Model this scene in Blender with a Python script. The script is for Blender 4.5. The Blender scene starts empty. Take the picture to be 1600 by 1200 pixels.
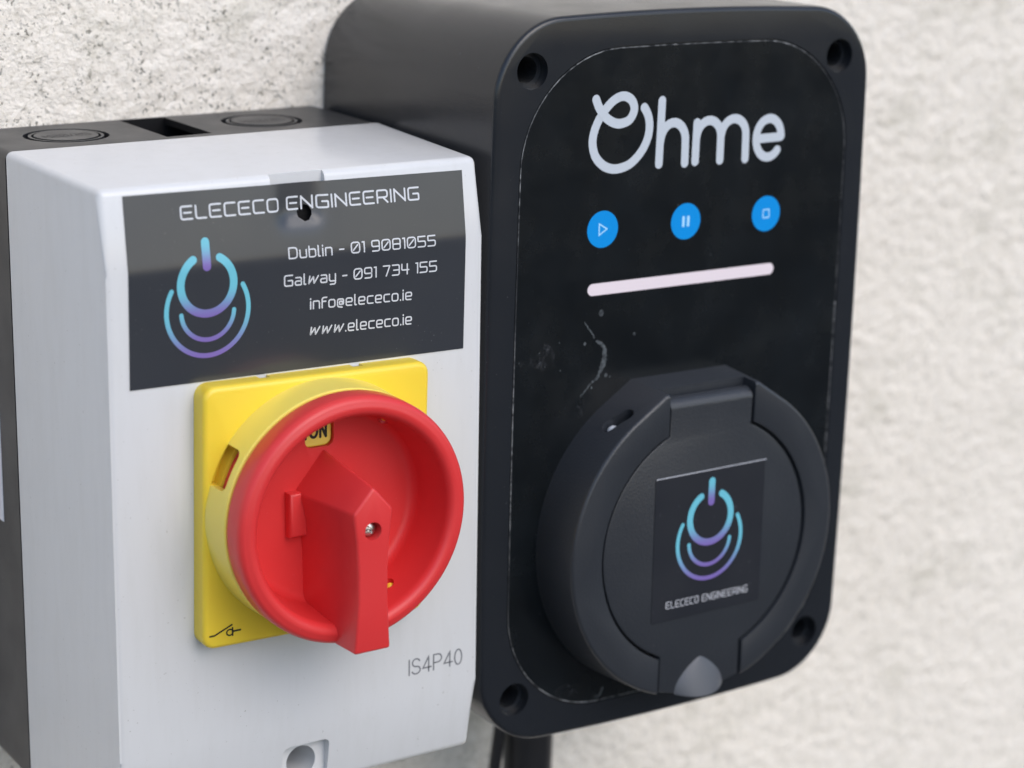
import bpy, bmesh, math, random
from math import pi, sin, cos, sqrt, radians, atan2
from mathutils import Vector, Matrix, noise
random.seed(7)
S = bpy.context.scene
C = S.collection
MM = 0.001

# ------------------------------------------------------------------ camera
def cam_axes(yaw, pitch, roll):
    F = Vector((sin(yaw)*cos(pitch), cos(yaw)*cos(pitch), sin(pitch)))
    R = Vector((cos(yaw), -sin(yaw), 0)); U = R.cross(F)
    R2 = cos(roll)*R + sin(roll)*U; U2 = -sin(roll)*R + cos(roll)*U
    return R2, U2, F
cd = bpy.data.cameras.new('camera'); cam = bpy.data.objects.new('camera', cd); C.objects.link(cam)
R_, U_, F_ = cam_axes(0.570, -0.252, 0.016)
F_PX, PPX, PPY = 3435.9, -22.1, -64.6
m = Matrix(((R_.x, U_.x, -F_.x), (R_.y, U_.y, -F_.y), (R_.z, U_.z, -F_.z))).to_4x4()
m.translation = Vector((-186.296, -455.074, 91.494))*MM
cam.matrix_world = m
cd.sensor_width = 36; cd.lens = F_PX/1600*36
cd.shift_x = -PPX/1600; cd.shift_y = PPY/1600
cd.clip_start = 0.01; cd.clip_end = 500
cd.dof.use_dof = True; cd.dof.focus_distance = 0.540; cd.dof.aperture_fstop = 10.5
S.camera = cam

# ------------------------------------------------------------------ light
SUN_EL, SUN_AZ = radians(43), radians(168)       # azimuth clockwise from +Y
w = bpy.data.worlds.new('World'); S.world = w; w.use_nodes = True
nt = w.node_tree; bg = nt.nodes['Background']
sky = nt.nodes.new('ShaderNodeTexSky'); sky.sky_type = 'NISHITA'; sky.sun_disc = False
sky.sun_elevation = SUN_EL; sky.sun_rotation = SUN_AZ
sky.air_density = 1.0; sky.dust_density = 1.6; sky.ozone_density = 1.0
nt.links.new(sky.outputs[0], bg.inputs[0]); bg.inputs[1].default_value = 0.14
sl = bpy.data.lights.new('sun', 'SUN'); sl.energy = .68; sl.angle = radians(50); sl.color = (1, .98, .96)
so = bpy.data.objects.new('sun', sl); C.objects.link(so)
d = Vector((sin(SUN_AZ)*cos(SUN_EL), cos(SUN_AZ)*cos(SUN_EL), sin(SUN_EL)))
so.rotation_euler = d.to_track_quat('Z', 'Y').to_euler(); so.location = (1, -2, 3)
S.view_settings.view_transform = 'Standard'; S.view_settings.look = 'None'
S.view_settings.exposure = 0.62; S.view_settings.gamma = 1

# ------------------------------------------------------------------ materials
def mat(name, col, rough=.5, spec=.5, metal=0., coat=0., coat_rough=.1, emit=None, emit_s=0., sss=0.):
    mm = bpy.data.materials.new(name); mm.use_nodes = True
    b = mm.node_tree.nodes['Principled BSDF']
    b.inputs['Base Color'].default_value = (*col, 1); b.inputs['Roughness'].default_value = rough
    b.inputs['Specular IOR Level'].default_value = spec; b.inputs['Metallic'].default_value = metal
    b.inputs['Coat Weight'].default_value = coat; b.inputs['Coat Roughness'].default_value = coat_rough
    if emit: b.inputs['Emission Color'].default_value = (*emit, 1); b.inputs['Emission Strength'].default_value = emit_s
    if sss:
        b.inputs['Subsurface Weight'].default_value = sss; b.inputs['Subsurface Radius'].default_value = (1, .4, .2)
        b.inputs['Subsurface Scale'].default_value = 0.0015
    return mm
def N(mm, t, **k):
    n = mm.node_tree.nodes.new(t)
    for a, v in k.items():
        if hasattr(n, a): setattr(n, a, v)
        else: n.inputs[a].default_value = v
    return n
def L(mm, a, b): mm.node_tree.links.new(a, b)
def coords(mm, sc=(1, 1, 1)):
    tc = N(mm, 'ShaderNodeTexCoord'); mp = N(mm, 'ShaderNodeMapping'); mp.inputs['Scale'].default_value = sc
    L(mm, tc.outputs['Object'], mp.inputs['Vector']); return mp.outputs[0]
def noise_n(mm, vec, scale, detail=3, rough=.5):
    n = N(mm, 'ShaderNodeTexNoise'); n.inputs['Scale'].default_value = scale; n.inputs['Detail'].default_value = detail
    n.inputs['Roughness'].default_value = rough; L(mm, vec, n.inputs['Vector']); return n.outputs['Fac']
def ramp(mm, fac, stops):
    r = N(mm, 'ShaderNodeValToRGB'); e = r.color_ramp.elements
    while len(e) < len(stops): e.new(.5)
    for i, (p, c) in enumerate(stops):
        e[i].position = p; e[i].color = (c, c, c, 1) if not isinstance(c, tuple) else (*c, 1)
    L(mm, fac, r.inputs[0]); return r.outputs[0]
def mix(mm, fac, a, b, mode='MIX'):
    x = N(mm, 'ShaderNodeMix'); x.data_type = 'RGBA'; x.blend_type = mode
    for sock, v in ((x.inputs[0], fac), (x.inputs[6], a), (x.inputs[7], b)):
        if hasattr(v, 'is_linked'): L(mm, v, sock)
        elif isinstance(v, tuple): sock.default_value = (*v, 1)
        else: sock.default_value = v
    return x.outputs[2]
def P(mm): return mm.node_tree.nodes['Principled BSDF']
def bump(mm, h, strength, dist):
    b = N(mm, 'ShaderNodeBump'); b.inputs['Strength'].default_value = strength; b.inputs['Distance'].default_value = dist
    L(mm, h, b.inputs['Height']); L(mm, b.outputs[0], P(mm).inputs['Normal'])
def worn(mm, col, dust, amount, dscale=900, grain=2500, gstr=.15, rough=(.4, .55)):
    """plastic: fine grain, dust specks, slight roughness change"""
    v = coords(mm)
    sp = ramp(mm, noise_n(mm, v, dscale, 2, .5), [(.0, 0.), (.72, 0.), (.76, 1.)])
    cl = ramp(mm, noise_n(mm, v, 45, 2), [(.35, 0.), (.7, 1.)])
    a = mix(mm, 1., sp, cl, 'MULTIPLY')
    am = mix(mm, 1., a, (amount,)*3, 'MULTIPLY')
    L(mm, mix(mm, am, col, dust), P(mm).inputs['Base Color'])
    L(mm, ramp(mm, noise_n(mm, v, 60, 3), [(.3, rough[0]), (.7, rough[1])]), P(mm).inputs['Roughness'])
    if gstr: bump(mm, noise_n(mm, v, grain, 2), gstr, .0002)

M = {}
M['white'] = mat('white_plastic', (.65, .665, .685), .3, .5)
worn(M['white'], (.655, .66, .668), (.26, .25, .22), .8, 1250, 2500, 0, (.17, .22))
mm = M['white']; v = coords(mm, (1, 1, .16)); old = P(mm).inputs['Base Color'].links[0].from_socket
gr_ = ramp(mm, noise_n(mm, v, 260, 5, .65), [(.45, 0.), (.75, .11)])
L(mm, mix(mm, gr_, old, (.44, .43, .39)), P(mm).inputs['Base Color'])
M['base'] = mat('dark_base_plastic', (.012, .0135, .017), .4); worn(M['base'], (.012, .0135, .017), (.3, .29, .27), .35, 900, 2500, .12, (.34, .46))
M['black'] = mat('charger_plastic', (.017, .019, .023), .45); worn(M['black'], (.013, .0155, .020), (.35, .36, .38), .3, 1500, 2300, .12, (.19, .27))
M['lid'] = mat('socket_plastic', (.026, .0295, .036), .48); worn(M['lid'], (.026, .0295, .036), (.30, .32, .35), .3, 1500, 1700, .35, (.30, .40))
M['thumb'] = mat('skylit_lid_plastic', (.08, .086, .10), .42); worn(M['thumb'], (.08, .086, .10), (.30, .32, .35), .2, 900, 1700, .2, (.38, .5))  # lid plastic made paler: skylight on the upward face put into its colour
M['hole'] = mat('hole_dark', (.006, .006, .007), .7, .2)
M['panel'] = mat('panel_film', (.009, .011, .013), .2, .36)
M['yellow'] = mat('yellow_plastic', (.86, .62, .045), .32, .5, sss=.15); worn(M['yellow'], (.86, .63, .05), (.5, .4, .2), .3, 1500, 2500, 0, (.28, .38))
M['drum'] = mat('pale_yellow_plastic', (.88, .70, .13), .34, .5, sss=.15)
M['red'] = mat('red_plastic', (.66, .018, .025), .36, .5, sss=.1)
worn(M['red'], (.67, .036, .038), (.85, .35, .33), .3, 1500, 2500, 0, (.34, .44))
M['ink'] = mat('white_ink', (.62, .64, .68), .4)
M['ink2'] = mat('small_white_ink', (.55, .56, .60), .5)
M['logo'] = mat('brand_ink', (.54, .59, .65), .35)
M['grey_ink'] = mat('grey_ink', (.20, .205, .22), .5)
M['dark_ink'] = mat('dark_ink', (.012, .010, .008), .5)
M['emboss'] = mat('embossed_plastic', (.012, .013, .016), .5)
M['blue'] = mat('blue_button', (0., .17, .48), .3, .4, emit=(0., .27, .70), emit_s=.24)
M['icon'] = mat('button_icon', (.35, .62, .85), .4, emit=(.3, .65, .95), emit_s=.10)
M['led'] = mat('light_bar', (.55, .5, .53), .35, emit=(1., .84, .95), emit_s=.16)
M['steel'] = mat('screw_steel', (.62, .6, .57), .28, .5, 1.)
M['rubber'] = mat('cable_sheath', (.012, .012, .015), .5); worn(M['rubber'], (.012, .012, .015), (.1, .1, .1), .2)
M['tab'] = mat('pale_clip', (.55, .50, .47), .4)
M['label'] = mat('white_label', (.72, .73, .80), .4)
# dark vinyl sticker: faint speckle, soft sheen
mm = M['vinyl'] = mat('dark_vinyl', (.033, .037, .045), .28, .62)
worn(mm, (.033, .037, .045), (.35, .35, .36), .2, 1500, 1500, 0, (.20, .27))
mm = M['vinyl2'] = mat('black_vinyl', (.016, .018, .024), .35, .5)
worn(mm, (.016, .018, .024), (.3, .3, .34), .2, 700, 1500, 0, (.3, .42))
# panel film: smudges in the gloss and colour
mm = M['panel']; v = coords(mm)
sm = ramp(mm, noise_n(mm, v, 38, 5, .62), [(.42, 0.), (.72, 1.)])
fs = ramp(mm, noise_n(mm, v, 1100, 2), [(.0, 0.), (.74, 0.), (.8, 1.)])
c1 = mix(mm, sm, (.004, .0055, .007), (.008, .0105, .013))
L(mm, mix(mm, mix(mm, 1., fs, (.06,)*3, 'MULTIPLY'), c1, (.3, .33, .36)), P(mm).inputs['Base Color'])
L(mm, ramp(mm, noise_n(mm, v, 60, 5, .6), [(.3, .16), (.7, .34)]), P(mm).inputs['Roughness'])
# dust caught along the film's edge
mm = M['dust'] = mat('edge_dust', (.3, .3, .3), .8, .2); v = coords(mm)
a = ramp(mm, noise_n(mm, v, 520, 3, .6), [(.40, 0.), (.62, 1.)]); b = ramp(mm, noise_n(mm, v, 22, 2), [(.38, 0.08), (.62, 1.)])
L(mm, mix(mm, mix(mm, 1., a, b, 'MULTIPLY'), (.02, .022, .026), (.30, .31, .32)), P(mm).inputs['Base Color'])
# dried scuff marks: chalky, patchy
mm = M['scuff'] = mat('chalky_scuff', (.2, .22, .24), .8, .2); v = coords(mm)
a = ramp(mm, noise_n(mm, v, 700, 4, .6), [(.36, 0.), (.64, 1.)])
L(mm, mix(mm, a, (.02, .023, .027), (.12, .135, .145)), P(mm).inputs['Base Color'])
mm = M['smudge'] = mat('faint_smudge', (.03, .032, .036), .7, .2); v = coords(mm)
a = ramp(mm, noise_n(mm, v, 450, 5, .7), [(.45, 0.), (.68, 1.)])
L(mm, mix(mm, a, (.008, .010, .012), (.045, .048, .055)), P(mm).inputs['Base Color'])
L(mm, a, P(mm).inputs['Alpha'])
# printed gradient of the round emblem, from a colour attribute
mm = M['grad'] = mat('emblem_ink', (.2, .5, .7), .35)
at = N(mm, 'ShaderNodeAttribute'); at.attribute_name = 'ink'; L(mm, at.outputs['Color'], P(mm).inputs['Base Color'])
# roughcast wall
mm = M['wall'] = mat('painted_roughcast', (.66, .65, .62), .85, .2)
v = coords(mm)
big = ramp(mm, noise_n(mm, v, 9, 4, .6), [(.35, 0.), (.7, 1.)])
base = mix(mm, big, (.90, .84, .755), (.86, .80, .715))
pits = ramp(mm, noise_n(mm, v, 560, 4, .6), [(.30, (.80, .79, .76)), (.48, (1., 1., 1.))])
base = mix(mm, 1., base, pits, 'MULTIPLY')
# algae specks sit in clusters and thin out to the right, along the wall
sx_ = N(mm, 'ShaderNodeSeparateXYZ'); L(mm, v, sx_.inputs[0])
mr = N(mm, 'ShaderNodeMapRange'); L(mm, sx_.outputs[0], mr.inputs[0]); mr.inputs[1].default_value = .10; mr.inputs[2].default_value = .26; mr.inputs[3].default_value = .75; mr.inputs[4].default_value = .22
away = mr.outputs[0]
spk = ramp(mm, noise_n(mm, v, 820, 2, .5), [(.0, 0.), (.575, 0.), (.62, 1.)])
clu = ramp(mm, noise_n(mm, v, 130, 4, .7), [(.46, .10), (.58, 1.)])
base = mix(mm, mix(mm, 1., mix(mm, 1., spk, clu, 'MULTIPLY'), away, 'MULTIPLY'), base, (.09, .085, .065))
sta = ramp(mm, noise_n(mm, v, 40, 5, .65), [(.54, 0.), (.72, .36)])
base = mix(mm, sta, base, (.42, .40, .31))
L(mm, base, P(mm).inputs['Base Color'])
mx = N(mm, 'ShaderNodeMath'); mx.operation = 'MULTIPLY_ADD'; L(mm, noise_n(mm, v, 620, 5, .65), mx.inputs[0]); mx.inputs[1].default_value = .45; L(mm, noise_n(mm, v, 270, 3, .6), mx.inputs[2])
bump(mm, mx.outputs[0], 1., .0013)
mm = M['ground'] = mat('grey_ground', (.12, .12, .11), .9, .2); v = coords(mm)
L(mm, mix(mm, noise_n(mm, v, 30, 6, .6), (.055, .055, .052), (.10, .098, .09)), P(mm).inputs['Base Color'])

for k_, w_s in (('black', .10), ('base', .04), ('lid', .05)):     # thin film of dust, seen at a glance along the surface
    P(M[k_]).inputs['Sheen Weight'].default_value = w_s; P(M[k_]).inputs['Sheen Roughness'].default_value = .35; P(M[k_]).inputs['Sheen Tint'].default_value = (.95, .92, .88, 1)
# ------------------------------------------------------------------ helpers
def finish(ob, smooth=30):
    me = ob.data
    if smooth:
        me.polygons.foreach_set('use_smooth', [True]*len(me.polygons)); me.set_sharp_from_angle(angle=radians(smooth))
    me.update()
def obj(name, bm, material, parent=None, smooth=30, recalc=True, scale=MM):
    if recalc: bmesh.ops.recalc_face_normals(bm, faces=bm.faces)
    if scale != 1: bmesh.ops.scale(bm, vec=(scale,)*3, verts=bm.verts)
    me = bpy.data.meshes.new(name); bm.to_mesh(me); bm.free()
    me.materials.append(material)
    o = bpy.data.objects.new(name, me); C.objects.link(o)
    finish(o, smooth)
    if parent: o.parent = parent
    return o
def thing(name, label, cat, loc=(0, 0, 0), rot=(0, 0, 0), group=None):
    o = bpy.data.objects.new(name, None); o.empty_display_size = .02; C.objects.link(o)
    o.location = Vector(loc)*MM; o.rotation_euler = rot; o['label'] = label; o['category'] = cat
    if group: o['group'] = group
    return o
def cut(o, cutters, parent=None):
    """boolean difference; parts are cut before they are parented, so all share one frame"""
    par = o.parent; o.parent = None
    for c in cutters:
        c.parent = None
        md = o.modifiers.new('b', 'BOOLEAN'); md.operation = 'DIFFERENCE'; md.object = c; md.solver = 'EXACT'
    dg = bpy.context.evaluated_depsgraph_get(); dg.update()
    me = bpy.data.meshes.new_from_object(o.evaluated_get(dg))
    o.modifiers.clear(); old = o.data; mats = list(old.materials); o.data = me
    me.materials.clear()
    for k in mats: me.materials.append(k)
    bpy.data.meshes.remove(old); me.name = o.name
    for c in cutters:
        cm = c.data; bpy.data.objects.remove(c); bpy.data.meshes.remove(cm)
    finish(o, 30); o.parent = par
    return o
def tmp(bm): return obj('cutter', bm, M['hole'], None, 0)
def prof(r, n=6):                                # fillet steps: (inset, back)
    return [(r*(1-cos(t*pi/2/n)), r*(1-sin(t*pi/2/n))) for t in range(n+1)]
def offset(pts, d):
    n = len(pts); out = []
    for i in range(n):
        p0, p1, p2 = Vector(pts[i-1]), Vector(pts[i]), Vector(pts[(i+1) % n])
        a = (p1-p0); b = (p2-p1)
        if a.length < 1e-6: a = b
        if b.length < 1e-6: b = a
        a.normalize(); b.normalize()
        na, nb = Vector((-a.y, a.x)), Vector((-b.y, b.x)); q = na+nb
        if q.length < 1e-6: q = na
        q.normalize(); k = max(.35, q.dot(na)); p = p1 + q*(d/k); out.append((p.x, p.y))
    return out                                     # outline counter-clockwise, d > 0 goes inward
def loft(rings, cap0=True, cap1=True):
    """rings: [(outline [(x,z)], y)], same point count"""
    bm = bmesh.new(); vs = [[bm.verts.new((x, y, z)) for x, z in o] for o, y in rings]; n = len(vs[0])
    for a, b in zip(vs, vs[1:]):
        for i in range(n): bm.faces.new((a[i], a[(i+1) % n], b[(i+1) % n], b[i]))
    if cap0: bm.faces.new(vs[0])
    if cap1: bm.faces.new(vs[-1])
    return bm
def slab(outline, y0, y1, fillet=0, n=4, draft=0):
    """from y0 (back) to y1 (front, smaller y) with the front edge rounded"""
    r = [(outline, y0)]
    if fillet:
        for ins, back in prof(fillet, n)[0:]:
            r.append((offset(outline, ins+draft) if ins+draft > 1e-9 else outline, y1+back))
    else: r.append((offset(outline, draft) if draft else outline, y1))
    return loft(r)
def circle(cx, cz, r, n=48): return [(cx+r*cos(2*pi*i/n), cz+r*sin(2*pi*i/n)) for i in range(n)]
def rrect(cx, cz, hw, hh, r, n=8, bx=0, bz=0, rot=0):
    o = []
    for qx, qz, a0 in ((1, 1, 0), (-1, 1, 90), (-1, -1, 180), (1, -1, 270)):
        for i in range(n+1):
            a = radians(a0+90*i/n); o.append((qx*(hw-r)+r*cos(a), qz*(hh-r)+r*sin(a)))
    d = []                                        # densify long sides so they can bow
    for i in range(len(o)):
        p, q = Vector(o[i]), Vector(o[(i+1) % len(o)]); k = max(1, int((q-p).length/6)) if (bx or bz) else 1
        for j in range(k): t = p.lerp(q, j/k); d.append((t.x, t.y))
    o = [(x*(1-bx*(z/hh)**2), z*(1-bz*(x/hw)**2)) for x, z in d]
    return [(cx+x*cos(rot)-z*sin(rot), cz+x*sin(rot)+z*cos(rot)) for x, z in o]
def box_bm(x0, x1, y0, y1, z0, z1):
    return loft([([(x0, z0), (x1, z0), (x1, z1), (x0, z1)], y0), ([(x0, z0), (x1, z0), (x1, z1), (x0, z1)], y1)])
def lathe(profile, cx, cz, n=96, close=True):
    """profile [(r,y)] turned about the y axis through (cx,cz)"""
    bm = bmesh.new(); rows = []
    for r, y in profile:
        if r < 1e-6: rows.append([bm.verts.new((cx, y, cz))])
        else: rows.append([bm.verts.new((cx+r*cos(2*pi*i/n), y, cz+r*sin(2*pi*i/n))) for i in range(n)])
    pr = list(zip(rows, rows[1:])) + ([(rows[-1], rows[0])] if close else [])
    for a, b in pr:
        for i in range(n):
            j = (i+1) % n
            f = [a[i % len(a)], a[j % len(a)], b[j % len(b)], b[i % len(b)]]
            f = [q for k, q in enumerate(f) if q not in f[:k]]
            if len(f) > 2: bm.faces.new(f)
    return bm
# ---- strokes: flat print laid on a surface
def fillet_line(pts, r, closed=False):
    """round the corners of a polyline; r a number or per-point list"""
    P_ = [Vector(p) for p in pts]; n = len(P_); out = []
    for i in range(n):
        rr = r[i] if isinstance(r, (list, tuple)) else r
        if (not closed and i in (0, n-1)) or rr <= 0: out.append(P_[i]); continue
        a, b, c = P_[i-1], P_[i], P_[(i+1) % n]; u = (a-b); w_ = (c-b); lu, lw = u.length, w_.length; u.normalize(); w_.normalize()
        k = min(rr, lu*.49, lw*.49)
        for t in range(7):
            s = t/6; out.append((b+u*k)*(1-s)**2 + b*2*s*(1-s) + (b+w_*k)*s*s)
    if closed: out.append(out[0].copy())
    return [(p.x, p.y) for p in out]
def resample(pts, step):
    out = [pts[0]]
    for a, b in zip(pts, pts[1:]):
        dd = math.dist(a, b); k = max(1, int(math.ceil(dd/step)))
        for j in range(1, k+1): out.append((a[0]+(b[0]-a[0])*j/k, a[1]+(b[1]-a[1])*j/k))
    return out
def spline(pts, n=10):
    out = []
    for i in range(len(pts)-1):
        p0, p1, p2, p3 = [Vector(pts[max(0, min(len(pts)-1, k))]) for k in (i-1, i, i+1, i+2)]
        for t in range(n):
            s = t/n; q = .5*((2*p1)+(p2-p0)*s+(2*p0-5*p1+4*p2-p3)*s*s+(3*p1-p0-3*p2+p3)*s**3); out.append((q.x, q.y))
    out.append(tuple(pts[-1])); return out
def ribbon(bm, pts, width, place, caps=True, ink=None, widths=None, lift=0):
    """one stroke with mitred joins and round ends; place(x,z,lift)->3D"""
    q = [pts[0]]
    for p in pts[1:]:
        if math.dist(p, q[-1]) > 1e-5: q.append(p)
    closed = math.dist(q[0], q[-1]) < 1e-4 and len(q) > 3
    if closed: q = q[:-1]
    n = len(q); Lf, Rt = [], []; lay = bm.loops.layers.float_color.get('ink') if ink else None
    for i in range(n):
        a = Vector(q[i-1]) if (closed or i) else None; b = Vector(q[i]); c = Vector(q[(i+1) % n]) if (closed or i < n-1) else None
        d1 = (b-a).normalized() if a is not None else (c-b).normalized(); d2 = (c-b).normalized() if c is not None else d1
        n1, n2 = Vector((-d1.y, d1.x)), Vector((-d2.y, d2.x)); k = n1+n2
        if k.length < .2: k = n1.copy()
        k.normalize(); hw = (widths[i] if widths else width)/2/max(.5, k.dot(n1))
        Lf.append(b+k*hw); Rt.append(b-k*hw)
    def vert(p): return bm.verts.new(place(p.x, p.y, lift))
    vl = [vert(p) for p in Lf]; vr = [vert(p) for p in Rt]; faces = []
    for i in range(n if closed else n-1):
        j = (i+1) % n; faces.append((bm.faces.new((vl[i], vr[i], vr[j], vl[j])), (i+.5)/n))
    if caps and not closed:
        for e, (i, j) in enumerate(((0, 1), (n-1, n-2))):
            b, o_ = Vector(q[i]), Vector(q[j]); dr = (b-o_).normalized(); nm = Vector((-dr.y, dr.x)); hw = (widths[i] if widths else width)/2
            arc = [vert(b+nm*hw*cos(t*pi/8)+dr*hw*sin(t*pi/8)) for t in range(1, 8)]
            A, B = (vr[i], vl[i]) if e == 0 else (vl[i], vr[i])
            faces.append((bm.faces.new([A]+arc+[B]), e))
    if ink:
        for f, t in faces:
            for l in f.loops: l[lay] = ink(l.vert, t)
    return faces
def orient(bm, n=(0, -1, 0)):
    n = Vector(n)
    for f in bm.faces:
        f.normal_update()
        if f.normal.dot(n) < 0: f.normal_flip()
# squared technical lettering: each glyph (advance, [(points, corner radius, closed)])
c_ = .2
GL = {
 'E': (.84, [([(.84, 1), (0, 1), (0, 0), (.84, 0)], c_), ([(.24, .5), (.76, .5)], 0)]),
 'L': (.76, [([(0, 1), (0, 0), (.76, 0)], c_)]),
 'C': (.80, [([(.80, 1), (0, 1), (0, 0), (.80, 0)], c_)]),
 'O': (.86, [([(0, 0), (.86, 0), (.86, 1), (0, 1)], .28, 1)]),
 'N': (.88, [([(0, 0), (0, 1)], 0), ([(0, .98), (.88, .02)], 0), ([(.88, 0), (.88, 1)], 0)]),
 'G': (.86, [([(.86, 1), (0, 1), (0, 0), (.86, 0), (.86, .5), (.4, .5)], [0, c_, c_, .1, .1, 0])]),
 'I': (.0, [([(0, 0), (0, 1)], 0)]),
 'R': (.84, [([(0, 0), (0, 1), (.84, 1), (.84, .42), (0.06, .42)], [0, .12, .24, .24, 0]), ([(.46, .42), (.84, 0)], 0)]),
 'D': (.84, [([(0, 0), (.84, 0), (.84, 1), (0, 1)], [.06, .34, .34, .06], 1)]),
 '0': (.88, [([(0, 0), (.88, 0), (.88, 1), (0, 1)], .30, 1), ([(.2, .25), (.68, .75)], 0)]),
 '1': (.20, [([(0, .98), (.2, .98), (.2, 0)], 0)]),
 '9': (.80, [([(.80, .44), (0, .44), (0, 1), (.80, 1), (.80, 0), (.06, 0)], [0, c_, c_, c_, c_, 0])]),
 '8': (.80, [([(0, 0), (.8, 0), (.8, .5), (0, .5)], .2, 1), ([(0, .5), (0, 1), (.8, 1), (.8, .5)], c_)]),
 '5': (.80, [([(.78, 1), (0, 1), (0, .54), (.80, .54), (.80, 0), (0, 0)], [0, .06, .08, c_, c_, 0])]),
 '7': (.74, [([(0, 1), (.74, 1), (.34, 0)], .06)]),
 '3': (.78, [([(0, 1), (.78, 1), (.78, 0), (0, 0)], c_), ([(.14, .5), (.74, .5)], 0)]),
 '4': (.80, [([(0, 1), (0, .42), (.80, .42)], .14), ([(.62, 1), (.62, 0)], 0)]),
 '-': (.44, [([(0, .46), (.44, .46)], 0)]),
 'u': (.66, [([(0, .72), (0, 0), (.66, 0), (.66, .72)], [0, c_, .1, 0])]),
 'b': (.66, [([(0, 1), (0, 0), (.66, 0), (.66, .72), (.04, .72)], [0, .1, c_, c_, 0])]),
 'l': (.16, [([(0, 1), (0, 0), (.16, 0)], .14)]),
 'i': (.0, [([(0, 0), (0, .70)], 0), ([(0, .92), (0, .99)], 0)]),
 'n': (.66, [([(0, 0), (0, .72), (.66, .72), (.66, 0)], [0, .1, c_, 0])]),
 'a': (.66, [([(.06, .72), (.66, .72), (.66, 0), (0, 0), (0, .38), (.62, .38)], [0, c_, .08, .18, .18, 0])]),
 'w': (1.06, [([(.16, .72), (.04, 0), (.56, .66), (.62, 0), (1.10, .72)], [0, .05, .05, .05, 0])]),
 'y': (.66, [([(0, .72), (0, .06), (.62, .06)], [0, c_, 0]), ([(.66, .72), (.66, -.26), (.10, -.26)], [0, c_, 0])]),
 'f': (.44, [([(0, 0), (0, 1), (.5, 1)], [0, .24, 0]), ([(.04, .62), (.40, .62)], 0)]),
 'o': (.66, [([(0, 0), (.66, 0), (.66, .72), (0, .72)], .22, 1)]),
 '@': (.66, [([(.5, -.12), (0, -.04), (0, .70), (.66, .70), (.66, .16), (.22, .16), (.22, .48), (.52, .48), (.52, .2)], [0, .2, .2, .2, .1, .08, .08, .06, 0])]),
 'e': (.66, [([(.60, 0), (0, 0), (0, .72), (.66, .72), (.66, .34), (.14, .34)], [0, c_, c_, c_, .12, 0])]),
 'c': (.62, [([(.62, .72), (0, .72), (0, 0), (.62, 0)], c_)]),
 '.': (.0, [([(0, 0), (0, .04)], 0)]),
 ' ': (.22, []),
 # plain grotesque, for the type code
 'S_': (.60, None), 'P_': (.58, None), '4_': (.58, None), '0_': (.52, None), 'I_': (.0, None)}
def arcp(cx, cz, rx, rz, a0, a1, n=12): return [(cx+rx*cos(radians(a0+(a1-a0)*i/n)), cz+rz*sin(radians(a0+(a1-a0)*i/n))) for i in range(n+1)]
GL['S_'] = (.60, [(arcp(.30, .745, .27, .255, 20, 270)+arcp(.30, .25, .30, .25, 90, -160)[1:], 0)])
GL['P_'] = (.58, [([(0, 0), (0, 1), (.32, 1)]+arcp(.32, .735, .26, .265, 90, -90)[1:]+[(.03, .47)], 0)])
GL['4_'] = (.58, [([(.42, 0), (.42, 1), (0, .27), (.60, .27)], 0)])
GL['0_'] = (.52, [(arcp(.26, .5, .26, .5, 0, 360, 28), 0)])
GL['I_'] = (.0, [([(0, 0), (0, 1)], 0)])
GL['M'] = (.8, [([(0, 0), (0, 1), (.4, .4), (.8, 1), (.8, 0)], 0)])
GL['2'] = (.66, [([(0, 1), (.66, 1), (.66, .5), (0, .5), (0, 0), (.66, 0)], c_)])
GL['/'] = (.4, [([(0, 0), (.4, 1)], 0)])
def text(name, glyphs, x0, x1, z0, h, wd, place, material, parent, gap=.30, slope=0, lift0=0.):
    """glyphs set between x0 and x1 on a baseline, cap height h, stroke wd (mm); one part"""
    W = 0; pos = []
    for g in glyphs: pos.append(W); W += GL[g][0]+gap
    W -= gap; s = (x1-x0)/W; bm = bmesh.new(); k = 0
    for g, px_ in zip(glyphs, pos):
        for st in GL[g][1]:
            pts, rad = st[0], st[1]; cl = len(st) > 2
            pts = [(x0+(px_+x)*s, z0+z*h) for x, z in pts]
            rad = [r*h for r in rad] if isinstance(rad, (list, tuple)) else rad*h
            pts = fillet_line(pts, rad, cl)
            pts = resample(pts, .7) if len(pts) < 60 else pts
            if slope: pts = [(x, z+slope*(x-x0)) for x, z in pts]
            ribbon(bm, pts, wd, place, lift=lift0+.02+.006*(k % 3)); k += 1
    orient(bm); return obj(name, bm, material, parent, 0, False)
CY, PU = (.15, .51, .63), (.20, .135, .42)
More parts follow.
